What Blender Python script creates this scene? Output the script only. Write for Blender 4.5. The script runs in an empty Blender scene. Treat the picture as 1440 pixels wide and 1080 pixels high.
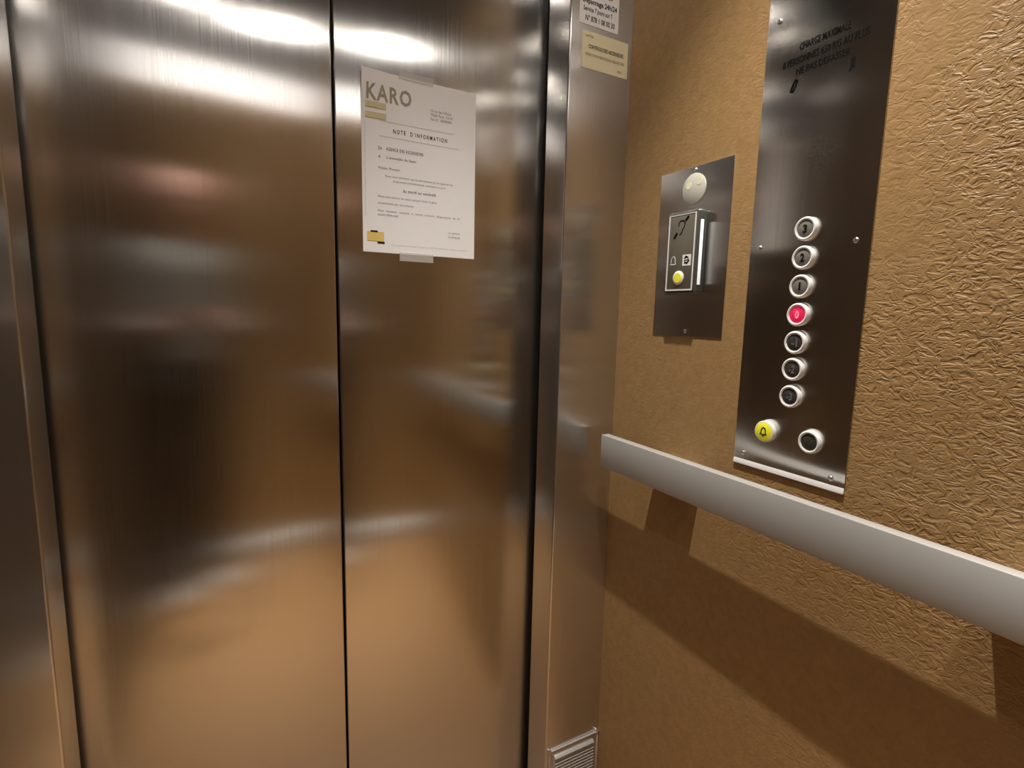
import bpy, bmesh, math, random
from mathutils import Vector, Matrix
random.seed(7)
S = bpy.context.scene
COL = S.collection
PI = math.pi

# ------------------------------------------------------------------ measures
EYE = 1.18                       # lens height above the cabin floor
DY = 0.9505                      # door plane
PY = 0.864                       # front face of the jamb posts
XW = 0.7181                      # right wall
XL = -0.362                      # left wall
YR = -0.52                       # rear wall
H = 2.30                         # ceiling
JR, JL = 0.5752, -0.2195         # inner faces of the jambs
SEAM = 0.1755

# ------------------------------------------------------------------ materials
def new_mat(name):
    m = bpy.data.materials.new(name); m.use_nodes = True
    nt = m.node_tree
    return m, nt, nt.nodes['Principled BSDF']

def plain(name, col, rough=0.5, metal=0.0, spec=0.5, emit=None, es=0.0, var=0.0, alpha=1.0):
    m, nt, p = new_mat(name)
    p.inputs['Base Color'].default_value = (*col, 1)
    p.inputs['Roughness'].default_value = rough
    p.inputs['Metallic'].default_value = metal
    p.inputs['Specular IOR Level'].default_value = spec
    p.inputs['Alpha'].default_value = alpha
    if emit:
        p.inputs['Emission Color'].default_value = (*emit, 1)
        p.inputs['Emission Strength'].default_value = es
    if var:
        tc = nt.nodes.new('ShaderNodeTexCoord'); n = nt.nodes.new('ShaderNodeTexNoise')
        n.inputs['Scale'].default_value = 60; n.inputs['Detail'].default_value = 4
        nt.links.new(tc.outputs['Object'], n.inputs['Vector'])
        mx = nt.nodes.new('ShaderNodeMix'); mx.data_type = 'RGBA'
        mx.inputs['A'].default_value = (*[c*(1-var) for c in col], 1)
        mx.inputs['B'].default_value = (*[min(1, c*(1+var)) for c in col], 1)
        nt.links.new(n.outputs['Fac'], mx.inputs['Factor'])
        nt.links.new(mx.outputs['Result'], p.inputs['Base Color'])
    return m

def brushed(name, col, rough=0.22, aniso=0.95, grain=(900, 900, 6), rvar=0.05, bump=0.03, wobble=0.0, wscale=(2.2, 2.2, 1.6)):
    """stainless steel with a vertical grain: reflections smear across the grain"""
    m, nt, p = new_mat(name)
    N, L = nt.nodes, nt.links
    p.inputs['Metallic'].default_value = 1.0
    p.inputs['Base Color'].default_value = (*col, 1)
    p.inputs['Anisotropic'].default_value = aniso
    geo = N.new('ShaderNodeNewGeometry')
    cr = N.new('ShaderNodeVectorMath'); cr.operation = 'CROSS_PRODUCT'
    cr.inputs[1].default_value = (0, 0, 1)
    L.new(geo.outputs['True Normal'], cr.inputs[0])
    L.new(cr.outputs['Vector'], p.inputs['Tangent'])
    mp = N.new('ShaderNodeMapping'); mp.inputs['Scale'].default_value = grain
    L.new(geo.outputs['Position'], mp.inputs['Vector'])
    n = N.new('ShaderNodeTexNoise'); n.inputs['Scale'].default_value = 1.0; n.inputs['Detail'].default_value = 3
    L.new(mp.outputs['Vector'], n.inputs['Vector'])
    mr = N.new('ShaderNodeMapRange')
    mr.inputs['To Min'].default_value = rough - rvar; mr.inputs['To Max'].default_value = rough + rvar
    L.new(n.outputs['Fac'], mr.inputs['Value'])
    L.new(mr.outputs['Result'], p.inputs['Roughness'])
    b = N.new('ShaderNodeBump'); b.inputs['Strength'].default_value = bump; b.inputs['Distance'].default_value = 0.0004
    L.new(n.outputs['Fac'], b.inputs['Height'])
    if wobble:
        mp2 = N.new('ShaderNodeMapping'); mp2.inputs['Scale'].default_value = wscale
        L.new(geo.outputs['Position'], mp2.inputs['Vector'])
        n2 = N.new('ShaderNodeTexNoise'); n2.inputs['Scale'].default_value = 1.0; n2.inputs['Detail'].default_value = 0.5
        L.new(mp2.outputs['Vector'], n2.inputs['Vector'])
        b2 = N.new('ShaderNodeBump'); b2.inputs['Strength'].default_value = 1.0; b2.inputs['Distance'].default_value = wobble
        L.new(n2.outputs['Fac'], b2.inputs['Height'])
        L.new(b2.outputs['Normal'], b.inputs['Normal'])
    L.new(b.outputs['Normal'], p.inputs['Normal'])
    return m

def wallpaper(name, c0, c1, bump=0.0016):
    """tan wrinkled vinyl wall covering"""
    m, nt, p = new_mat(name)
    N, L = nt.nodes, nt.links
    geo = N.new('ShaderNodeNewGeometry')
    nz = N.new('ShaderNodeTexNoise'); nz.inputs['Scale'].default_value = 70; nz.inputs['Detail'].default_value = 5
    nz.inputs['Distortion'].default_value = 0.8
    L.new(geo.outputs['Position'], nz.inputs['Vector'])
    # ridged wrinkles
    mp = N.new('ShaderNodeMapping'); mp.inputs['Scale'].default_value = (1, 0.75, 1.25); mp.inputs['Rotation'].default_value = (0.5, 0, 0)
    L.new(geo.outputs['Position'], mp.inputs['Vector'])
    w = N.new('ShaderNodeTexNoise'); w.inputs['Scale'].default_value = 84; w.inputs['Detail'].default_value = 3.0
    w.inputs['Roughness'].default_value = 0.55; w.inputs['Distortion'].default_value = 0.7
    L.new(mp.outputs['Vector'], w.inputs['Vector'])
    sub = N.new('ShaderNodeMath'); sub.operation = 'SUBTRACT'; sub.inputs[1].default_value = 0.5
    L.new(w.outputs['Fac'], sub.inputs[0])
    ab = N.new('ShaderNodeMath'); ab.operation = 'ABSOLUTE'; L.new(sub.outputs[0], ab.inputs[0])
    rg = N.new('ShaderNodeMapRange'); rg.inputs['From Min'].default_value = 0.0; rg.inputs['From Max'].default_value = 0.17
    rg.inputs['To Min'].default_value = 1; rg.inputs['To Max'].default_value = 0; rg.interpolation_type = 'SMOOTHSTEP'
    L.new(ab.outputs[0], rg.inputs['Value'])
    # large patches where wrinkles are stronger
    pt = N.new('ShaderNodeTexNoise'); pt.inputs['Scale'].default_value = 4.5; pt.inputs['Detail'].default_value = 2
    L.new(geo.outputs['Position'], pt.inputs['Vector'])
    pr = N.new('ShaderNodeMapRange'); pr.inputs['From Min'].default_value = 0.40; pr.inputs['From Max'].default_value = 0.60
    pr.inputs['To Min'].default_value = 0.25; pr.inputs['To Max'].default_value = 1.0
    L.new(pt.outputs['Fac'], pr.inputs['Value'])
    sx = N.new('ShaderNodeSeparateXYZ'); L.new(geo.outputs['Position'], sx.inputs[0])
    fy = N.new('ShaderNodeMapRange'); fy.inputs['From Min'].default_value = 0.62; fy.inputs['From Max'].default_value = 0.22
    fy.inputs['To Min'].default_value = 0.12; fy.inputs['To Max'].default_value = 1.0
    L.new(sx.outputs['Y'], fy.inputs['Value'])
    fz = N.new('ShaderNodeMapRange'); fz.inputs['From Min'].default_value = 0.74; fz.inputs['From Max'].default_value = 0.86
    fz.inputs['To Min'].default_value = 0.3; fz.inputs['To Max'].default_value = 1.0
    L.new(sx.outputs['Z'], fz.inputs['Value'])
    m1 = N.new('ShaderNodeMath'); m1.operation = 'MULTIPLY'
    L.new(fy.outputs['Result'], m1.inputs[0]); L.new(fz.outputs['Result'], m1.inputs[1])
    m2 = N.new('ShaderNodeMath'); m2.operation = 'MULTIPLY'
    L.new(m1.outputs[0], m2.inputs[0]); L.new(pr.outputs['Result'], m2.inputs[1])
    pr = m2
    mu = N.new('ShaderNodeMath'); mu.operation = 'MULTIPLY'
    L.new(rg.outputs['Result'], mu.inputs[0]); L.new(pr.outputs[0], mu.inputs[1])
    fine = N.new('ShaderNodeTexNoise'); fine.inputs['Scale'].default_value = 260; fine.inputs['Detail'].default_value = 3
    L.new(geo.outputs['Position'], fine.inputs['Vector'])
    ad = N.new('ShaderNodeMath'); ad.operation = 'MULTIPLY_ADD'; ad.inputs[1].default_value = 0.25
    L.new(fine.outputs['Fac'], ad.inputs[0]); L.new(mu.outputs[0], ad.inputs[2])
    b = N.new('ShaderNodeBump'); b.inputs['Strength'].default_value = 1.0; b.inputs['Distance'].default_value = bump
    L.new(ad.outputs[0], b.inputs['Height']); L.new(b.outputs['Normal'], p.inputs['Normal'])
    mx = N.new('ShaderNodeMix'); mx.data_type = 'RGBA'
    mx.inputs['A'].default_value = (*c0, 1); mx.inputs['B'].default_value = (*c1, 1)
    cr = N.new('ShaderNodeMapRange'); cr.inputs['From Min'].default_value = 0.3; cr.inputs['From Max'].default_value = 0.7
    L.new(nz.outputs['Fac'], cr.inputs['Value']); L.new(cr.outputs['Result'], mx.inputs['Factor'])
    L.new(mx.outputs['Result'], p.inputs['Base Color'])
    p.inputs['Roughness'].default_value = 0.48
    p.inputs['Specular IOR Level'].default_value = 0.4
    return m

M = {}
M['door'] = brushed('door_steel', (0.63, 0.615, 0.595), rough=0.17, aniso=0.97, wobble=0.0022)
M['post'] = brushed('post_steel', (0.63, 0.615, 0.595), rough=0.21, aniso=1.0)
M['post'].node_tree.nodes['Principled BSDF'].inputs['Metallic'].default_value = 0.94
M['cop'] = brushed('panel_steel', (0.60, 0.585, 0.565), rough=0.19, aniso=0.96)
M['plate'] = brushed('plate_steel', (0.80, 0.78, 0.75), rough=0.26, aniso=1.0, rvar=0.015, bump=0.008)
M['rail'] = plain('satin_aluminium', (0.50, 0.488, 0.462), 0.42, 0.2, var=0.04)
M['chrome'] = plain('bright_metal', (0.86, 0.84, 0.80), 0.28, 1.0)
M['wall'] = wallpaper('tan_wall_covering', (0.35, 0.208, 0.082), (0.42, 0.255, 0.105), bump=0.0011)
M['left_wall'] = wallpaper('brown_wall_covering', (0.075, 0.047, 0.023), (0.095, 0.06, 0.03), bump=0.0008)  # same tan covering as the right wall, its dim light put into the colour
M['floor'] = plain('floor_covering', (0.38, 0.215, 0.095), 0.45, var=0.15)
M['ceiling'] = plain('ceiling_panel', (0.10, 0.09, 0.08), 0.5, var=0.1)
M['cornice'] = plain('white_cornice', (0.85, 0.83, 0.80), 0.5, var=0.03)
M['strip'] = plain('pale_light_diffuser', (0.85, 0.83, 0.80), 0.5, emit=(1, 0.94, 0.90), es=2.2)
M['base'] = plain('bright_skirting', (0.80, 0.77, 0.72), 0.35, 0.2, var=0.04)
M['dark'] = plain('shaft_black', (0.01, 0.009, 0.008), 0.9, var=0.2)
M['lamp'] = plain('lamp_lens', (0.9, 0.9, 0.9), 0.4, emit=(1, 0.92, 0.82), es=30)
M['paper'] = plain('white_paper', (0.92, 0.915, 0.91), 0.65, spec=0.3, var=0.015)
M['cream'] = plain('cream_card', (0.92, 0.85, 0.58), 0.5, var=0.03)
M['ink'] = plain('black_ink', (0.010, 0.009, 0.008), 0.9, spec=0.05, var=0.1)
M['grey_ink'] = plain('grey_ink', (0.16, 0.155, 0.15), 0.8, spec=0.1, var=0.1)
M['engraving'] = plain('engraving_black', (0.012, 0.011, 0.010), 0.95, spec=0.02, var=0.2)
M['ring'] = plain('white_button_ring', (0.90, 0.88, 0.84), 0.3, 0.0, spec=0.6, var=0.02)
M['speak'] = plain('satin_grey_panel', (0.21, 0.19, 0.145), 0.4, 0.4, var=0.06)
M['faint_ink'] = plain('faint_ink', (0.70, 0.69, 0.67), 0.6, var=0.05)
M['pale_ink'] = plain('pale_ink', (0.45, 0.44, 0.43), 0.6, var=0.1)
M['olive_ink'] = plain('olive_ink', (0.36, 0.33, 0.23), 0.6, var=0.1)
M['ochre_ink'] = plain('ochre_ink', (0.66, 0.59, 0.35), 0.6, var=0.1)
M['amber_ink'] = plain('amber_ink', (0.80, 0.60, 0.18), 0.6, var=0.1)
M['tape'] = plain('clear_tape', (0.85, 0.83, 0.78), 0.15, alpha=0.45)
M['btn_grey'] = plain('button_lens', (0.20, 0.19, 0.17), 0.3, var=0.1)
M['btn_dark'] = plain('dark_button_lens', (0.05, 0.045, 0.04), 0.3, var=0.1)
M['btn_red'] = plain('lit_red_button', (0.6, 0.02, 0.08), 0.35, emit=(0.75, 0.01, 0.09), es=0.45)
M['digit_red'] = plain('lit_digit', (0.9, 0.3, 0.4), 0.35, emit=(1.0, 0.25, 0.38), es=0.5)
M['btn_yellow'] = plain('yellow_button', (0.86, 0.80, 0.05), 0.35, emit=(0.9, 0.85, 0.03), es=0.15, var=0.03)
M['box'] = plain('green_grey_plastic', (0.075, 0.08, 0.07), 0.22, spec=0.9, var=0.1)
M['led'] = plain('white_light_strip', (0.9, 0.9, 0.9), 0.3, emit=(0.92, 0.96, 1.0), es=0.6)  # emission stands in for a bright glint, no lamp
M['disc'] = plain('ivory_lens', (0.70, 0.68, 0.58), 0.45, var=0.05)
M['glow'] = plain('pale_indicator', (0.8, 0.82, 0.55), 0.4, emit=(0.9, 0.95, 0.55), es=0.12)
M['silver_ink'] = plain('white_symbol_ink', (0.95, 0.94, 0.91), 0.5, var=0.03)
M['skin'] = plain('skin', (0.72, 0.40, 0.32), 0.5, var=0.05)
M['shirt'] = plain('grey_shirt', (0.16, 0.155, 0.14), 0.85, var=0.15)
M['trousers'] = plain('black_trousers', (0.012, 0.011, 0.011), 0.9, var=0.2)
M['shoe'] = plain('white_shoe', (0.82, 0.80, 0.76), 0.5, var=0.1)
M['hair'] = plain('dark_hair', (0.03, 0.02, 0.015), 0.6, var=0.2)
M['phone'] = plain('phone_black', (0.02, 0.02, 0.022), 0.2, var=0.05)

# ------------------------------------------------------------------ helpers
def add_box(bm, x0, x1, y0, y1, z0, z1, bevel=0.0, seg=2):
    r = bmesh.ops.create_cube(bm, size=1.0)
    vs = r['verts']
    for v in vs:
        v.co = Vector(((x0+x1)/2 + v.co.x*(x1-x0), (y0+y1)/2 + v.co.y*(y1-y0), (z0+z1)/2 + v.co.z*(z1-z0)))
    if bevel:
        es = list({e for v in vs for e in v.link_edges})
        bmesh.ops.bevel(bm, geom=es, offset=bevel, segments=seg, profile=0.5, affect='EDGES')

def add_lathe(bm, prof, n=40, c=(0, 0, 0)):
    """profile [(r, h)...] turned about local Z"""
    rings = []
    for r, h in prof:
        if r < 1e-6:
            rings.append([bm.verts.new((c[0], c[1], c[2]+h))])
        else:
            rings.append([bm.verts.new((c[0]+r*math.cos(2*PI*k/n), c[1]+r*math.sin(2*PI*k/n), c[2]+h)) for k in range(n)])
    for a, b in zip(rings, rings[1:]):
        for k in range(n):
            k2 = (k+1) % n
            if len(a) == 1 and len(b) == 1: continue
            if len(a) == 1: bm.faces.new((a[0], b[k], b[k2]))
            elif len(b) == 1: bm.faces.new((a[k], b[0], a[k2]))
            else: bm.faces.new((a[k], b[k], b[k2], a[k2]))

def add_plate(bm, pts, h0, h1):
    """polygon in local XY extruded from h0 to h1"""
    lo = [bm.verts.new((x, y, h0)) for x, y in pts]; hi = [bm.verts.new((x, y, h1)) for x, y in pts]
    bm.faces.new(hi); bm.faces.new(lo[::-1])
    n = len(pts)
    for k in range(n):
        bm.faces.new((lo[k], lo[(k+1) % n], hi[(k+1) % n], hi[k]))

def add_stroke(bm, pts, w, h0, h1):
    """polyline stroke of width w as short plates"""
    for (x0, y0), (x1, y1) in zip(pts, pts[1:]):
        d = Vector((x1-x0, y1-y0)); l = d.length
        if l < 1e-7: continue
        d /= l; nx, ny = -d.y*w/2, d.x*w/2; ex, ey = d.x*w*0.35, d.y*w*0.35
        add_plate(bm, [(x0-ex-nx, y0-ey-ny), (x1+ex-nx, y1+ey-ny), (x1+ex+nx, y1+ey+ny), (x0-ex+nx, y0-ey+ny)], h0, h1)

def rrect(cx, cy, w, h, r, n=5):
    p = []
    for sx, sy, a0 in ((1, 1, 0), (-1, 1, 90), (-1, -1, 180), (1, -1, 270)):
        for k in range(n+1):
            a = math.radians(a0 + 90*k/n)
            p.append((cx + sx*(w/2-r) + r*math.cos(a), cy + sy*(h/2-r) + r*math.sin(a)))
    return p

def circle(cx, cy, r, n=28, ry=None):
    return [(cx+r*math.cos(2*PI*k/n), cy+(ry or r)*math.sin(2*PI*k/n)) for k in range(n)]

def link(name, bm, mat, parent=None, smooth=30):
    bmesh.ops.recalc_face_normals(bm, faces=bm.faces)
    me = bpy.data.meshes.new(name); bm.to_mesh(me); bm.free()
    if smooth:
        me.polygons.foreach_set('use_smooth', [True]*len(me.polygons))
        me.set_sharp_from_angle(angle=math.radians(smooth))
    me.materials.append(mat)
    o = bpy.data.objects.new(name, me); COL.objects.link(o)
    if parent: o.parent = parent
    return o

def tag(o, label, cat, group=None):
    o['label'] = label; o['category'] = cat
    if group: o['group'] = group
    return o

def struct(o, label=None, cat=None):
    o['kind'] = 'structure'
    if label: o['label'] = label
    if cat: o['category'] = cat
    return o

ON_WALL = Matrix(((0, 0, -1), (-1, 0, 0), (0, 1, 0)))     # local X -> -y, Y -> up, Z -> off the right wall
ON_FRONT = Matrix(((1, 0, 0), (0, 0, -1), (0, 1, 0)))     # local X -> +x, Y -> up, Z -> off the door
def thing(name, loc, rot=None):
    o = bpy.data.objects.new(name, None); COL.objects.link(o)
    o.empty_display_size = 0.05
    mat = (rot.to_4x4() if rot else Matrix.Identity(4)); mat.translation = Vector(loc)
    o.matrix_world = mat
    return o

def text(name, s, u0, u1, v, h, mat, parent, z=0.0004, bold=0.0, rot=0.0, track=1.0):
    """lettering that fills u0..u1, centred at height v with cap height h"""
    cu = bpy.data.curves.new(name, 'FONT'); cu.body = s; cu.size = 1; cu.offset = bold; cu.resolution_u = 2; cu.space_character = track
    tmp = bpy.data.objects.new(name, cu); COL.objects.link(tmp)
    dg = bpy.context.evaluated_depsgraph_get()
    me = bpy.data.meshes.new_from_object(tmp.evaluated_get(dg))
    bpy.data.objects.remove(tmp); bpy.data.curves.remove(cu)
    xs = [q.co.x for q in me.vertices]; ys = [q.co.y for q in me.vertices]
    x0, x1, y0, y1 = min(xs), max(xs), min(ys), max(ys)
    sx = (u1-u0)/(x1-x0); sy = h/(y1-y0)
    for q in me.vertices:
        a, b = (q.co.x-x0)*sx, (q.co.y-y0)*sy
        if rot:  # turned a quarter: reads upward, u0..u1 is the run along v
            q.co = Vector((v - b + h/2, u0 + a, z))
        else:
            q.co = Vector((u0 + a, v - h/2 + b, z))
    me.materials.append(mat)
    me.name = name
    o = bpy.data.objects.new(name, me); COL.objects.link(o); o.parent = parent
    return o

# ------------------------------------------------------------------ the cabin
def sbox(name, mat, *d, bevel=0.0, seg=2, label=None, cat=None):
    bm = bmesh.new(); add_box(bm, *d, bevel=bevel, seg=seg)
    return struct(link(name, bm, mat), label, cat)

T = 0.03
sbox('floor', M['floor'], XL-T, XW+T, YR-T, DY+0.06, -0.04, 0.0)
sbox('ceiling', M['ceiling'], XL-T, XW+T, YR-T, DY+0.06, H, H+0.04)
sbox('wall_right', M['wall'], XW, XW+T, YR-T, PY+0.0, 0.0, H)
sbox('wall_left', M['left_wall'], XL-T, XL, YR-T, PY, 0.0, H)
sbox('wall_rear', M['wall'], XL, XW, YR-T, YR, 0.0, H)
sbox('wall_front', M['dark'], XL-T, XW+T, DY+0.04, DY+0.06, 0.0, H)
sbox('baseboard_rear', M['base'], XL, XW, YR, YR+0.095, 0.0, 0.085, bevel=0.004)
# jamb posts either side of the doorway
o = sbox('trim_1', M['post'], JR, XW+T, PY, DY-0.012, 0.0, H, bevel=0.0034, seg=4,
         label='tall brushed steel jamb post right of the doors', cat='door post')
o = sbox('trim_2', M['post'], XL-T, JL, PY, DY-0.012, 0.0, H, bevel=0.0034, seg=4,
         label='tall brushed steel jamb post at the left edge of the doors', cat='door post')
sbox('trim_4', M['post'], JL, JR, PY, DY-0.012, 2.06, H, bevel=0.002)
# the two sliding door leaves
sbox('door_1', M['door'], JL-0.05, SEAM-0.0018, DY, DY+0.028, 0.008, 2.08, bevel=0.0022, seg=3,
     label='left brushed steel lift door leaf, bare', cat='lift door')
sbox('door_2', M['door'], SEAM+0.0018, JR+0.06, DY, DY+0.028, 0.008, 2.08, bevel=0.0022, seg=3,
     label='right brushed steel lift door leaf carrying the white notice', cat='lift door')

# ------------------------------------------------------------------ handrail
def make_handrail():
    t = thing('handrail', (XW, 0.0, EYE-0.2744), ON_WALL)
    tag(t, 'long flat grey aluminium handrail along the tan right wall', 'handrail')
    bm = bmesh.new()
    add_box(bm, -0.829, 0.40, -0.0327, 0.0327, 0.0395, 0.0575, bevel=0.0012, seg=2)
    link('rail', bm, M['rail'], t)
    for y in (0.672, 0.172, -0.31):
        bm = bmesh.new(); add_box(bm, -y-0.05, -y+0.05, -0.030, 0.010, 0.0, 0.0395, bevel=0.001)
        link('bracket', bm, M['rail'], t)
    return t
make_handrail()

# ------------------------------------------------------------------ control panel
CY, CZ = 0.4718, EYE
def screw(parent, u, v, z=0.002, r=0.0036):
    bm = bmesh.new()
    add_lathe(bm, [(r, 0), (r, 0.0007), (r*0.72, 0.0016), (r*0.36, 0.0018), (r*0.33, 0.0009), (0, 0.0009)], 18, (u, v, z))
    return link('screw', bm, M['chrome'], parent)

def make_button(parent, u, v, face, numeral=None, ink=None, label=None, full=False, name='floor_button'):
    bm = bmesh.new()
    R = 0.0162
    if full:
        prof = [(R, 0), (R, 0.0055), (R-0.0008, 0.0068), (R-0.002, 0.0070), (R-0.0022, 0.006), (0, 0.006)]; fr = R-0.0022
    else:
        prof = [(R, 0), (R, 0.0050), (R-0.0012, 0.0068), (R-0.0022, 0.0072), (0.0122, 0.0066), (0.0119, 0.0048), (0, 0.0048)]; fr = 0.0119
    add_lathe(bm, prof, 48)
    ring = link(name, bm, M['ring'], parent, 40); ring.location = (u, v, 0.002)
    if label: ring['label'] = label
    bm = bmesh.new()
    h = 0.0076 if full else 0.0056
    add_lathe(bm, [(fr, 0.0048), (fr, h-0.0005), (fr-0.0008, h), (0, h+0.0003)], 40)
    link('button_lens', bm, face, ring, 40)
    if numeral:
        n = len(numeral)
        w = {1: 0.0062, 2: 0.0088}[n] * (0.45 if numeral == '1' else 1)
        text('numeral', numeral, -w/2, w/2, 0, 0.0115, ink, ring, h+0.0006, bold=0.035)
    return ring

def bell(bm, cx, cy, s, h0, h1, w):
    p = [(-0.62, -0.55), (-0.45, -0.3), (-0.42, 0.25), (-0.25, 0.62), (0, 0.72), (0.25, 0.62), (0.42, 0.25), (0.45, -0.3), (0.62, -0.55), (-0.62, -0.55)]
    add_stroke(bm, [(cx+x*s, cy+y*s) for x, y in p], w, h0, h1)

def make_cop():
    t = thing('control_panel', (XW, CY, CZ), ON_WALL)
    tag(t, 'tall dark brushed steel lift control panel with a column of floor buttons', 'control panel')
    bm = bmesh.new()
    add_box(bm, -0.0869, 0.0878, -0.2235, 0.86, 0.0, 0.002, bevel=0.0006)
    link('face_plate', bm, M['cop'], t)
    bm = bmesh.new()
    add_box(bm, -0.0869, 0.0878, -0.2325, -0.2236, 0.0, 0.0034, bevel=0.0012, seg=3)
    for q in bm.verts:
        if q.co.z > 0.0015: q.co.z -= 0.0016*max(0, (q.co.y+0.2325)/0.0089)
    lip = link('bottom_lip', bm, M['ring'], t); lip['label'] = 'bright metal strip along the bottom edge'
    zs = (0.1215, 0.0826, 0.0434, 0.0042, -0.0350, -0.0732, -0.1125)
    names = ('3', '2', '1', '0', '-1', '-2', '-3')
    for z, s in zip(zs, names):
        if s == '0':
            make_button(t, 0.0025, z, M['btn_red'], s, M['digit_red'], 'lit red button for floor 0')
        elif s in '321':
            make_button(t, 0.0025, z, M['btn_grey'], s, M['ink'], 'grey button for floor %s' % s)
        else:
            make_button(t, 0.0025, z, M['btn_dark'], s, M['grey_ink'], 'dark button for floor %s' % s)
    a = make_button(t, -0.0322, -0.1712, M['btn_yellow'], None, None, 'yellow alarm button with a bell outline', True, 'alarm_button')
    bm = bmesh.new(); bell(bm, 0, 0.0004, 0.0082, 0.0079, 0.0083, 0.0015)
    add_plate(bm, circle(0, -0.0062, 0.0014, 10), 0.0079, 0.0083)
    link('bell_symbol', bm, M['ink'], a)
    k = make_button(t, 0.0375, -0.1716, M['btn_dark'], None, None, 'round dark button right of the alarm button', False, 'dark_button')
    for u, v in ((-0.0705, 0.1025), (0.069, 0.0996), (-0.070, -0.2140), (0.069, -0.2150), (-0.0690, 0.4163), (0.069, 0.4163)):
        screw(t, u, v)
    # engraved lettering at the top
    text('engraved_lettering', 'CHARGE MAXIMALE', -0.0340, 0.0345, 0.3690, 0.0095, M['engraving'], t, 0.0024, 0.012)
    text('engraved_lettering', '8 PERSONNES 630 KG AU PLUS', -0.0575, 0.0590, 0.3525, 0.0095, M['engraving'], t, 0.0024, 0.012)
    text('engraved_lettering', 'NE PAS DEPASSER', -0.0360, 0.0370, 0.3375, 0.0090, M['engraving'], t, 0.0024, 0.012)
    bm = bmesh.new()
    add_stroke(bm, [(-0.0420, 0.3135), (-0.0385, 0.3128), (-0.0350, 0.3190), (-0.0335, 0.3255), (-0.0360, 0.3270), (-0.0395, 0.3210), (-0.0420, 0.3135)], 0.0026, 0.0020, 0.0024)
    link('engraved_mark', bm, M['engraving'], t)
    bm = bmesh.new()
    add_stroke(bm, [(0.0415, 0.3265), (0.0415, 0.3170)], 0.0052, 0.0020, 0.0024)
    add_stroke(bm, [(0.0395, 0.3150), (0.0380, 0.3125)], 0.0022, 0.0020, 0.00245)
    link('engraved_mark', bm, M['engraving'], t)
    bm = bmesh.new()
    for i in range(-3, 4):
        for j in range(-3, 4):
            if i*i+j*j <= 10: add_plate(bm, circle(0.013+i*0.0062, 0.217+j*0.0062, 0.0011, 8), 0.0020, 0.0023)
    o = link('speaker_holes', bm, M['dark'], t); o['label'] = 'round grid of small speaker holes'
    return t
make_cop()

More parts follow.
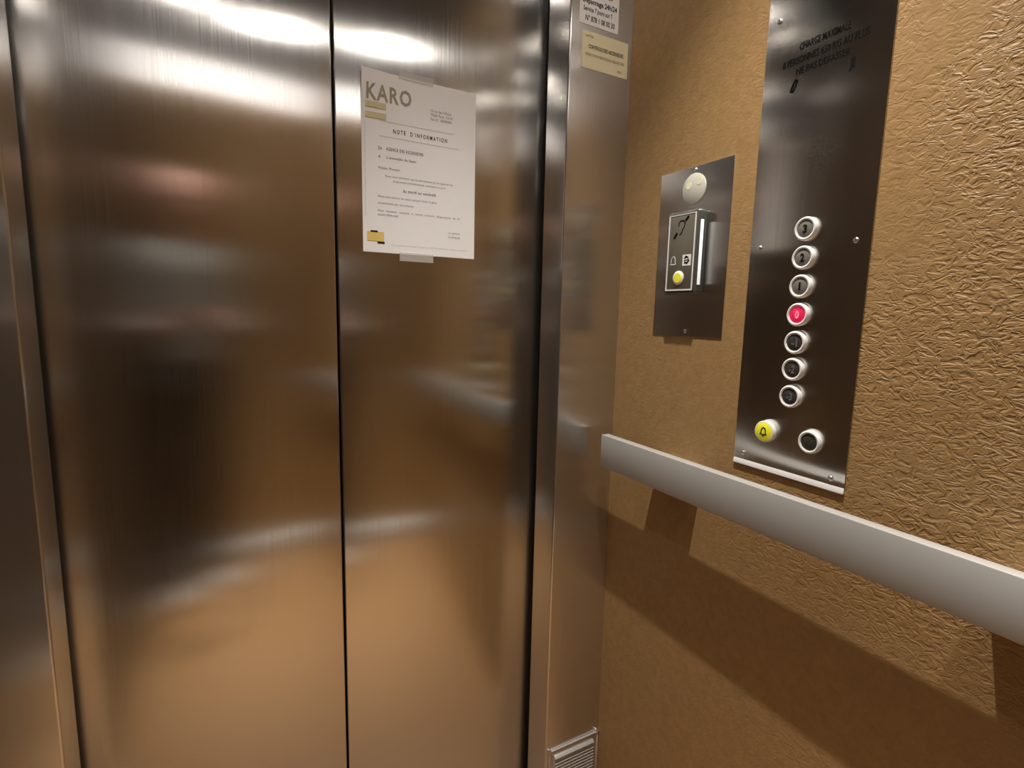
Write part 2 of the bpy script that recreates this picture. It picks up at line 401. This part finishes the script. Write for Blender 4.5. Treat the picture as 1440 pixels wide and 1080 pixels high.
# ------------------------------------------------------------------ intercom
def make_intercom():
    iy, iz = 0.680, 0.1070
    t = thing('intercom_panel', (XW, iy, EYE+iz), ON_WALL)
    tag(t, 'small steel intercom plate with a dark speaking box and yellow button', 'intercom')
    bm = bmesh.new(); add_box(bm, -0.0794, 0.0794, -0.1435, 0.1435, -0.0004, 0.0015, bevel=0.0005)
    link('back_plate', bm, M['plate'], t)
    for v in (0.1375, -0.1350): screw(t, 0.0005, v, 0.0015, 0.0034)
    bm = bmesh.new()
    add_lathe(bm, [(0.0255, 0.0015), (0.0255, 0.0026), (0.0248, 0.0031), (0, 0.0033)], 48, (0.0003, 0.1066, 0))
    d = link('round_lens', bm, M['disc'], t, 40)
    for u, v in ((-0.011, 0.113), (0.012, 0.117)):
        bm = bmesh.new(); add_plate(bm, circle(u, v, 0.0062, 20), 0.0030, 0.0036)
        link('indicator', bm, M['glow'], d)
    # speaking box
    bm = bmesh.new(); add_box(bm, -0.0350, 0.0365, -0.0720, 0.0680, 0.0015, 0.0245, bevel=0.0055, seg=4)
    body = link('speaking_box', bm, M['box'], t); body['label'] = 'dark green-grey box standing off the plate'
    x0, x1, y0, y1 = -0.0275, 0.0330, -0.0655, 0.0618
    bm = bmesh.new(); add_box(bm, x0, x1, y0, y1, 0.0240, 0.0265, bevel=0.0006)
    fp = link('front_panel', bm, M['speak'], body)
    bm = bmesh.new()
    w = 0.0022
    add_plate(bm, [(x0, y0), (x1, y0), (x1, y0+w), (x0, y0+w)], 0.0265, 0.0270)
    add_plate(bm, [(x0, y1-0.0012), (x1, y1-0.0012), (x1, y1), (x0, y1)], 0.0265, 0.0270)
    add_plate(bm, [(x0, y0), (x0+w, y0), (x0+w, y1), (x0, y1)], 0.0265, 0.0271)
    add_plate(bm, [(x1-w, y0), (x1, y0), (x1, y1), (x1-w, y1)], 0.0265, 0.0271)
    link('front_border', bm, M['silver_ink'], body)
    # ear with a slash
    bm = bmesh.new(); cx, cy = 0.0020, 0.0390
    ear = [(-0.007, 0.004), (-0.0062, 0.0095), (-0.002, 0.0125), (0.0035, 0.012), (0.007, 0.0075), (0.006, 0.002), (0.002, -0.003), (0.0005, -0.008), (-0.0035, -0.0105)]
    add_stroke(bm, [(cx+x, cy+y) for x, y in ear], 0.0016, 0.0265, 0.0269)
    add_stroke(bm, [(cx-0.0155, cy-0.0150), (cx-0.0105, cy-0.0085)], 0.0042, 0.0265, 0.0269)
    add_stroke(bm, [(cx+0.0085, cy+0.0120), (cx+0.0135, cy+0.0170)], 0.0042, 0.0265, 0.0269)
    link('ear_symbol', bm, M['ink'], body)
    bm = bmesh.new(); bell(bm, -0.0130, -0.0150, 0.0105, 0.0265, 0.0269, 0.0014)
    link('bell_symbol', bm, M['silver_ink'], body)
    bm = bmesh.new()
    c = (0.0175, -0.0150); s = 0.0092
    add_plate(bm, [(c[0]-s, c[1]-s), (c[0]+s, c[1]-s), (c[0]+s, c[1]+s), (c[0]-s, c[1]+s)], 0.0265, 0.0268)
    sq = link('call_symbol', bm, M['silver_ink'], body)
    bm = bmesh.new()
    add_stroke(bm, [(c[0]-0.004, c[1]+0.003), (c[0]-0.002, c[1]+0.006), (c[0]+0.003, c[1]+0.004)], 0.0026, 0.0268, 0.0271)
    add_stroke(bm, [(c[0]-0.004, c[1]-0.004), (c[0]+0.001, c[1]-0.005), (c[0]+0.005, c[1]-0.001)], 0.0026, 0.0268, 0.0271)
    add_stroke(bm, [(c[0]-0.005, c[1]-0.001), (c[0]+0.005, c[1]+0.001)], 0.0014, 0.0268, 0.0271)
    link('call_symbol_ink', bm, M['ink'], body)
    bm = bmesh.new(); add_lathe(bm, [(0.0118, 0.0265), (0.0118, 0.0280), (0.0108, 0.0286), (0, 0.0286)], 36, (0.0015, -0.0440, 0))
    cb = link('call_button', bm, M['silver_ink'], body, 40)
    bm = bmesh.new(); add_lathe(bm, [(0.0085, 0.0285), (0.0082, 0.0293), (0, 0.0296)], 32, (0.0015, -0.0440, 0))
    b = link('call_button_lens', bm, M['btn_yellow'], body, 40); b['label'] = 'yellow round call button'
    bm = bmesh.new(); add_box(bm, 0.0361, 0.0371, -0.0560, 0.0500, 0.0130, 0.0195, bevel=0.0003)  # self-lit strip drawn where the box side catches a glint
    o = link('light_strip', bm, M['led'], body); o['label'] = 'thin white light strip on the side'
    return t
make_intercom()

# ------------------------------------------------------------------ paper notice on the right door leaf
def make_notice():
    X0, Z0, W, Hh = 0.2196, 0.0972, 0.2096, 0.2970
    t = thing('paper_notice', (X0, DY, EYE+Z0), ON_FRONT)
    tag(t, 'white A4 printed notice taped to the right steel door leaf', 'notice')
    # sheet, its top left corner and left edge lifting slightly off the steel
    def lift(u, v):
        a = max(0, 1-u/0.085); b = max(0, (v-0.22)/0.077)
        return 0.0016 + 0.007*a*a*b + 0.0012*(0.5+0.5*math.sin(u*38))*max(0, v/Hh-0.6)
    nx, ny = 24, 32
    bm = bmesh.new()
    for back in (0, 1):
        g = [[bm.verts.new((W*i/nx, Hh*j/ny - 0.0025*math.sin(PI*i/nx)*(j == ny)*0, lift(W*i/nx, Hh*j/ny) - 0.0003*back)) for i in range(nx+1)] for j in range(ny+1)]
        for j in range(ny):
            for i in range(nx):
                bm.faces.new((g[j][i], g[j][i+1], g[j+1][i+1], g[j+1][i]))
    link('sheet', bm, M['paper'], t, 60)
    def put(s, x0, x1, z, h, mat=M['grey_ink'], bold=0.0, name='printed_line', track=1.15):
        o = text(name, s, x0-X0, x1-X0, z-Z0, h, mat, t, 0, bold, 0, track)
        for q in o.data.vertices: q.co.z = lift(q.co.x, q.co.y) + 0.0004
        return o
    put('KARO', 0.2280, 0.3065, 0.3600, 0.0265, M['olive_ink'], 0.02, 'letterhead_logo')
    bm = bmesh.new()
    for z in (0.3400, 0.3235):
        v = z-Z0
        vs = [bm.verts.new((u, v+dv, lift(u, v)+0.0005)) for u, dv in ((0.0070, -0.0050), (0.0420, -0.0050), (0.0420, 0.0045), (0.0070, 0.0045))]
        bm.faces.new(vs)
    link('letterhead_bars', bm, M['ochre_ink'], t, 0)
    put('12 rue des Tilleuls', 0.3418, 0.3805, 0.3495, 0.0042)
    put('75000 Paris  Tel 01', 0.3418, 0.3830, 0.3425, 0.0042)
    put('Fax 01  45000000', 0.3419, 0.3814, 0.3355, 0.0042)
    put("NOTE  D'INFORMATION", 0.2738, 0.3728, 0.3030, 0.0070, M['ink'], 0.006, 'title', 1.45)
    bm = bmesh.new()
    for z, x0, x1 in ((0.3165, 0.2500, 0.3850), (0.2920, 0.2500, 0.3960)):
        vs = [bm.verts.new((a-X0, z-Z0+b, lift(a-X0, z-Z0)+0.0005)) for a, b in ((x0, -0.0004), (x1, -0.0004), (x1, 0.0004), (x0, 0.0004))]
        bm.faces.new(vs)
    link('title_rules', bm, M['faint_ink'], t, 0)
    put('De    AGENCE DES ASCENSEURS', 0.2478, 0.3280, 0.2722, 0.0052, M['ink'], 0.0)
    put('A     L\'ensemble du foyer', 0.2476, 0.3150, 0.2577, 0.0056, M['ink'], 0.0)
    put('Madame, Monsieur,', 0.2474, 0.2860, 0.2397, 0.0046)
    put('Nous vous informons que la maintenance de cet appareil est', 0.2593, 0.3841, 0.2270, 0.0044)
    put('programmee prochainement, entrainant un arret', 0.2731, 0.3706, 0.2197, 0.0044)
    put('du mardi au vendredi', 0.2907, 0.3515, 0.2058, 0.0050, M['ink'])
    put('Nous vous prions de nous excuser pour la gene', 0.2462, 0.3534, 0.1921, 0.0044)
    put('occasionnee par ces travaux.', 0.2460, 0.3105, 0.1809, 0.0044)
    put('Nos  equipes  restent  a  votre  entiere  disposition  et  le', 0.2459, 0.3985, 0.1682, 0.0044)
    put('service clients aussi', 0.2458, 0.2815, 0.1622, 0.0042)
    put('Le gerant', 0.3769, 0.3995, 0.1411, 0.0042)
    put('La direction', 0.3769, 0.3996, 0.1343, 0.0042)
    put('Siege social et service clients - societe au capital de 10000 euros - registre du commerce', 0.2686, 0.4152, 0.1115, 0.0026, M['pale_ink'])
    o = text('margin_print', 'Document imprime en un exemplaire - ne pas retirer de la cabine avant la fin des travaux', 0.060, 0.215, 0.0052, 0.0022, M['pale_ink'], t, 0.0030, 0, 1)
    bm = bmesh.new()
    def quad(x0, x1, z0, z1, mat, nm, dz=0.0005):
        bm = bmesh.new()
        bm.faces.new([bm.verts.new((a-X0, b-Z0, lift(a-X0, b-Z0)+dz)) for a, b in ((x0, z0), (x1, z0), (x1, z1), (x0, z1))])
        return link(nm, bm, mat, t, 0)
    bm.free()
    quad(0.2270, 0.2560, 0.1160, 0.1320, M['amber_ink'], 'emblem')
    quad(0.2325, 0.2450, 0.1312, 0.1338, M['ink'], 'emblem_bar', 0.0008)
    quad(0.2445, 0.2570, 0.1128, 0.1154, M['ink'], 'emblem_bar', 0.0008)
    for v0, v1, l0 in ((0.2935, 0.3045, 0), (-0.0125, 0.0030, 0)):
        bm = bmesh.new()
        add_box(bm, 0.0640, 0.1270, v0, v1, -0.0003, 0.0034, bevel=0.0002, seg=1)
        o = link('adhesive_tape', bm, M['tape'], t)
    return t
make_notice()

# ------------------------------------------------------------------ stickers on the right jamb post
def make_sticker(name, x0, x1, z0, z1, mat, label, lines):
    t = thing(name, (x0, PY, EYE+z0), ON_FRONT)
    tag(t, label, 'sticker')
    bm = bmesh.new(); add_plate(bm, rrect((x1-x0)/2, (z1-z0)/2, x1-x0, z1-z0, 0.0015), -0.0003, 0.0009)
    link('backing', bm, mat, t)
    for nm, s, u0, u1, v, h, m, b in lines:
        text(nm, s, u0, u1, v, h, m, t, 0.0012, b)
    return t
make_sticker('service_sticker', 0.5942, 0.6832, 0.5233, 0.5960, M['paper'],
             'white breakdown service sticker with black print, above the cream sticker',
             [('logo', 'KARO', 0.018, 0.075, 0.0585, 0.0130, M['olive_ink'], 0.03),
              ('printed_line', 'Dépannage 24h/24', 0.006, 0.084, 0.0390, 0.0120, M['ink'], 0.02),
              ('printed_line', 'Service 7 jours sur 7', 0.008, 0.074, 0.0255, 0.0105, M['ink'], 0.015),
              ('printed_line', 'N° 878 1 08 00 30', 0.013, 0.080, 0.0115, 0.0100, M['ink'], 0.015)])
make_sticker('inspection_sticker', 0.6022, 0.7095, 0.4492, 0.5132, M['cream'],
             'cream sticker with two dark lines of print, below the white sticker',
             [('printed_line', 'VISITES', 0.006, 0.025, 0.0555, 0.0036, M['olive_ink'], 0.02),
              ('printed_line', 'CONTROLE DES ASCENSEURS', 0.014, 0.096, 0.0385, 0.0068, M['ink'], 0.02),
              ('printed_line', 'VERIFICATION PERIODIQUE OBLIGATOIRE', 0.007, 0.099, 0.0240, 0.0058, M['olive_ink'], 0.02),
              ('printed_line', '2023', 0.083, 0.093, 0.0090, 0.0040, M['olive_ink'], 0.02)])

# ------------------------------------------------------------------ vent at the foot of the right post
def make_vent():
    zt = -0.9505
    t = thing('vent_grille', (0.6498, PY, EYE+zt-0.08), ON_FRONT)
    tag(t, 'small louvred metal vent low on the right jamb post', 'vent')
    w, h = 0.0665, 0.08
    bm = bmesh.new()
    e = 0.0028
    add_box(bm, -w, w, h-e, h, 0, 0.0042, bevel=0.001); add_box(bm, -w, w, -h, -h+e, 0, 0.0042, bevel=0.001)
    add_box(bm, -w, -w+e, -h+e, h-e, 0, 0.0042, bevel=0.001); add_box(bm, w-e, w, -h+e, h-e, 0, 0.0042, bevel=0.001)
    link('frame', bm, M['rail'], t)
    bm = bmesh.new(); add_box(bm, -w+0.001, w-0.001, -h+0.001, h-0.001, 0.0002, 0.0012)
    link('backing', bm, M['post'], t)
    n = 17
    for k in range(n):
        v = h-0.0170 - k*0.0078
        bm = bmesh.new()
        f = 1.5 if k == 0 else 1.0
        add_box(bm, -w+0.0135, w-0.0135, -0.0036*f, 0.0036*f, -0.0007, 0.0007, bevel=0.0004)
        bmesh.ops.rotate(bm, verts=bm.verts, cent=(0, 0, 0), matrix=Matrix.Rotation(math.radians(-52), 3, 'X'))
        bmesh.ops.translate(bm, verts=bm.verts, vec=(0, v, 0.0038))
        link('louvre', bm, M['rail'], t)
    for u in (-w+0.002, w-0.002):
        bm = bmesh.new(); add_lathe(bm, [(0.0034, 0), (0.0034, 0.0040), (0.0022, 0.0052), (0, 0.0054)], 14, (u, h-0.001, 0))
        link('rivet', bm, M['chrome'], t)
    return t
make_vent()

# ------------------------------------------------------------------ light strip along the top of the rear wall
bm = bmesh.new(); add_box(bm, XL+0.004, XW-0.004, YR-0.0004, YR+0.060, H-0.140, H-0.020, bevel=0.004)
o = link('wall_light_strip', bm, M['strip'])
tag(o, 'long pale light strip along the top of the rear wall, reflected high in the left door', 'light')
# ------------------------------------------------------------------ downlights
LX = ((0.392, 'right'), (-0.060, 'left'))
def spot(name, x, y, power, size, blend=1.0, r=0.009):
    l = bpy.data.lights.new(name, 'SPOT'); l.energy = power; l.color = (1.0, 0.945, 0.88)
    l.spot_size = size; l.spot_blend = blend; l.shadow_soft_size = r
    o = bpy.data.objects.new(name, l); COL.objects.link(o); o.location = (x, y, H-0.03)
    return o
POW = 90
for x, s in LX:
    for y, q, k in ((0.45, 'near the doors', 1.0 if x > 0 else 0.18), (-0.09, 'towards the rear wall', 1.15)):
        t = thing('ceiling_downlight', (x, y, H))
        tag(t, 'round ceiling downlight on the %s side %s' % (s, q), 'downlight', 'ceiling downlights')
        bm = bmesh.new(); add_lathe(bm, [(0.050, 0.002), (0.050, -0.003), (0.046, -0.005), (0.036, -0.005), (0.034, -0.001)], 40)
        link('bezel', bm, M['chrome'], t)
        bm = bmesh.new(); add_lathe(bm, [(0.034, -0.001), (0.030, -0.0025), (0, -0.003)], 32)
        link('lamp_lens', bm, M['lamp'], t)
        spot('downlight_beam', x, y, POW*k, 1.26 if y > 0 else 0.78)
        spot('downlight_spill', x, y, POW*k*(0.07 if x > 0 else 0.01), 2.8)

# ------------------------------------------------------------------ camera
yaw, pitch, roll, F = 0.500048, 0.136380, 0.022391, 745.149
fwd = Vector((math.sin(yaw)*math.cos(pitch), math.cos(yaw)*math.cos(pitch), -math.sin(pitch)))
right = Vector((math.cos(yaw), -math.sin(yaw), 0)); up = right.cross(fwd)
r_ = right*math.cos(roll) + up*math.sin(roll); u_ = -right*math.sin(roll) + up*math.cos(roll)
CAMROT = Matrix((r_, u_, -fwd)).transposed()
cd = bpy.data.cameras.new('camera'); cam = bpy.data.objects.new('camera', cd); COL.objects.link(cam)
mw = CAMROT.to_4x4(); mw.translation = Vector((0, 0, EYE)); cam.matrix_world = mw
cd.sensor_width = 36; cd.lens = F/1440*36; cd.clip_start = 0.02; cd.clip_end = 50
S.camera = cam

# ------------------------------------------------------------------ the person taking the picture (seen only as a blurred reflection in the doors)
def capsule(bm, a, b, ra, rb, n=18):
    a, b = Vector(a), Vector(b); d = b-a; L = d.length
    q = d.to_track_quat('Z', 'Y').to_matrix()
    prof = [(0, -ra)] + [(ra*math.sin(t), -ra*math.cos(t)) for t in (0.4, 0.8, 1.2, PI/2)]
    prof += [(rb*math.sin(t), L - rb*math.cos(t)) for t in (PI/2, 1.95, 2.35, 2.75)] + [(0, L+rb)]
    tmp = bmesh.new(); add_lathe(tmp, prof, n)
    bmesh.ops.recalc_face_normals(tmp, faces=tmp.faces)
    bmesh.ops.transform(tmp, verts=tmp.verts, matrix=Matrix.Translation(a) @ q.to_4x4())
    me = bpy.data.meshes.new('tmp'); tmp.to_mesh(me); tmp.free(); bm.from_mesh(me); bpy.data.meshes.remove(me)

def ball(bm, c, rx, ry, rz):
    r = bmesh.ops.create_uvsphere(bm, u_segments=24, v_segments=16, radius=1)
    for v in r['verts']:
        v.co = Vector((c[0]+v.co.x*rx, c[1]+v.co.y*ry, c[2]+v.co.z*rz))

def fuse(name, bm, mat, parent, voxel, smooth=6):
    o = link(name, bm, mat, None, 0)
    r = o.modifiers.new('fuse', 'REMESH'); r.mode = 'VOXEL'; r.voxel_size = voxel
    s = o.modifiers.new('soften', 'SMOOTH'); s.factor = 0.5; s.iterations = smooth
    dg = bpy.context.evaluated_depsgraph_get()
    me = bpy.data.meshes.new_from_object(o.evaluated_get(dg)); o.modifiers.clear()
    old = o.data; o.data = me; bpy.data.meshes.remove(old)
    me.polygons.foreach_set('use_smooth', [True]*len(me.polygons)); me.name = name
    if parent: o.parent = parent
    return o

def make_person():
    t = thing('person', (-0.105, -0.285, 0), Matrix.Rotation(-0.35, 3, 'Z'))   # local +Y faces the doors
    tag(t, 'person in grey shirt, black trousers and white shoes with a phone, blurred in left door', 'person')
    inv = t.matrix_world.inverted()
    ph = [inv @ (Vector((0, 0, EYE)) + CAMROT @ Vector(p)) for p in ((-0.095, 0.0, 0.028), (0.055, 0.0, 0.028))]
    bm = bmesh.new()
    ball(bm, (0, 0.0, 1.640), 0.074, 0.092, 0.112)                     # skull
    ball(bm, (0, 0.030, 1.585), 0.058, 0.060, 0.062)                   # jaw
    capsule(bm, (0, 0.088, 1.640), (0, 0.106, 1.612), 0.010, 0.015)    # nose
    for s in (-1, 1):
        ball(bm, (s*0.076, -0.005, 1.630), 0.012, 0.020, 0.031)        # ears
        capsule(bm, (s*0.012, 0.084, 1.572), (s*0.004, 0.086, 1.572), 0.008, 0.008)
    capsule(bm, (0, -0.02, 1.56), (0, -0.03, 1.42), 0.055, 0.062)      # neck
    for s, h in ((-1, ph[0]), (1, ph[1])):
        el = Vector((s*0.255, 0.02, 1.11)); wr = h + Vector((s*0.045, -0.055, -0.055))
        capsule(bm, el, wr, 0.043, 0.027)
        palm = h + Vector((s*0.020, -0.022, -0.018))
        capsule(bm, wr, palm, 0.026, 0.030)
        for k, l in enumerate((0.058, 0.066, 0.060, 0.046)):           # four fingers behind the phone
            base = palm + Vector((s*0.012, 0.010, 0.024 - k*0.019))
            mid = base + Vector((-s*l*0.45, 0.006, 0.006)); tip = mid + Vector((-s*l*0.5, -0.004, 0.001))
            capsule(bm, base, mid, 0.0088, 0.0080, 10); capsule(bm, mid, tip, 0.0080, 0.0066, 10)
        b0 = palm + Vector((-s*0.006, -0.018, 0.014)); b1 = b0 + Vector((-s*0.028, -0.006, 0.018)); b2 = b1 + Vector((-s*0.022, 0.004, 0.008))
        capsule(bm, b0, b1, 0.0115, 0.0098, 10); capsule(bm, b1, b2, 0.0098, 0.0076, 10)
    body = fuse('body', bm, M['skin'], t, 0.0055, 4)
    bm = bmesh.new()                                                   # shirt
    for s in (-1, 1):
        capsule(bm, (s*0.055, 0, 1.00), (s*0.080, -0.005, 1.34), 0.110, 0.105)
        capsule(bm, (s*0.175, -0.02, 1.395), (s*0.255, 0.02, 1.11), 0.062, 0.052)
        h = ph[0] if s < 0 else ph[1]
        el = Vector((s*0.255, 0.02, 1.11)); wr = h + Vector((s*0.045, -0.055, -0.055))
        capsule(bm, el, el.lerp(wr, 0.75), 0.052, 0.039)
        capsule(bm, (0, -0.03, 1.42), (s*0.15, -0.02, 1.40), 0.072, 0.068)
    fuse('shirt', bm, M['shirt'], t, 0.012, 8)
    bm = bmesh.new()                                                   # trousers
    for s in (-1, 1):
        capsule(bm, (s*0.085, 0, 0.90), (s*0.112, 0.012, 0.50), 0.118, 0.092)
        capsule(bm, (s*0.112, 0.012, 0.50), (s*0.115, -0.01, 0.12), 0.092, 0.072)
    capsule(bm, (-0.05, 0, 0.97), (0.05, 0, 0.97), 0.115, 0.115)
    fuse('trousers', bm, M['trousers'], t, 0.014, 8)
    for s in (-1, 1):
        bm = bmesh.new()
        capsule(bm, (s*0.112, -0.045, 0.047), (s*0.125, 0.135, 0.040), 0.045, 0.040)
        ball(bm, (s*0.112, -0.03, 0.075), 0.045, 0.055, 0.050)
        for v in bm.verts: v.co.z = max(v.co.z, 0.002)
        fuse('shoe', bm, M['shoe'], t, 0.007, 4)
    bm = bmesh.new()
    ball(bm, (0, -0.018, 1.672), 0.082, 0.092, 0.093)
    for v in bm.verts:
        if v.co.y > 0.045 and v.co.z < 1.70: v.co.y = 0.045
    fuse('hair', bm, M['hair'], t, 0.010, 4)
    for s in (-1, 1):
        bm = bmesh.new(); ball(bm, (s*0.030, 0.079, 1.640), 0.013, 0.008, 0.008)
        link('eye', bm, M['ink'], t, 60)
make_person()
p = thing('phone', (0, 0, 0)); mw2 = CAMROT.to_4x4(); mw2.translation = Vector((0, 0, EYE)); p.matrix_world = mw2
tag(p, 'black phone held level in both hands of the reflected person', 'phone')
bm = bmesh.new(); add_box(bm, -0.125, 0.027, -0.050, 0.024, 0.010, 0.018, bevel=0.003)
link('phone_body', bm, M['phone'], p)
bm = bmesh.new(); add_box(bm, -0.121, 0.023, -0.046, 0.020, 0.0181, 0.0186, bevel=0.0001, seg=1)
link('screen', bm, M['phone'], p)
bm = bmesh.new()
for x, y in ((0, 0), (-0.0, -0.019)): add_lathe(bm, [(0.007, 0.0105), (0.007, 0.0085), (0.0055, 0.0080), (0, 0.0080)], 20, (x, y, 0))
link('camera_lens', bm, M['phone'], p)

# ------------------------------------------------------------------ world and view
w = bpy.data.worlds.new('world'); S.world = w; w.use_nodes = True
w.node_tree.nodes['Background'].inputs['Color'].default_value = (0.02, 0.018, 0.015, 1)
w.node_tree.nodes['Background'].inputs['Strength'].default_value = 0.2
vs = S.view_settings
vs.view_transform = 'Standard'; vs.look = 'None'; vs.exposure = 0.0; vs.gamma = 1.0; vs.use_curve_mapping = False
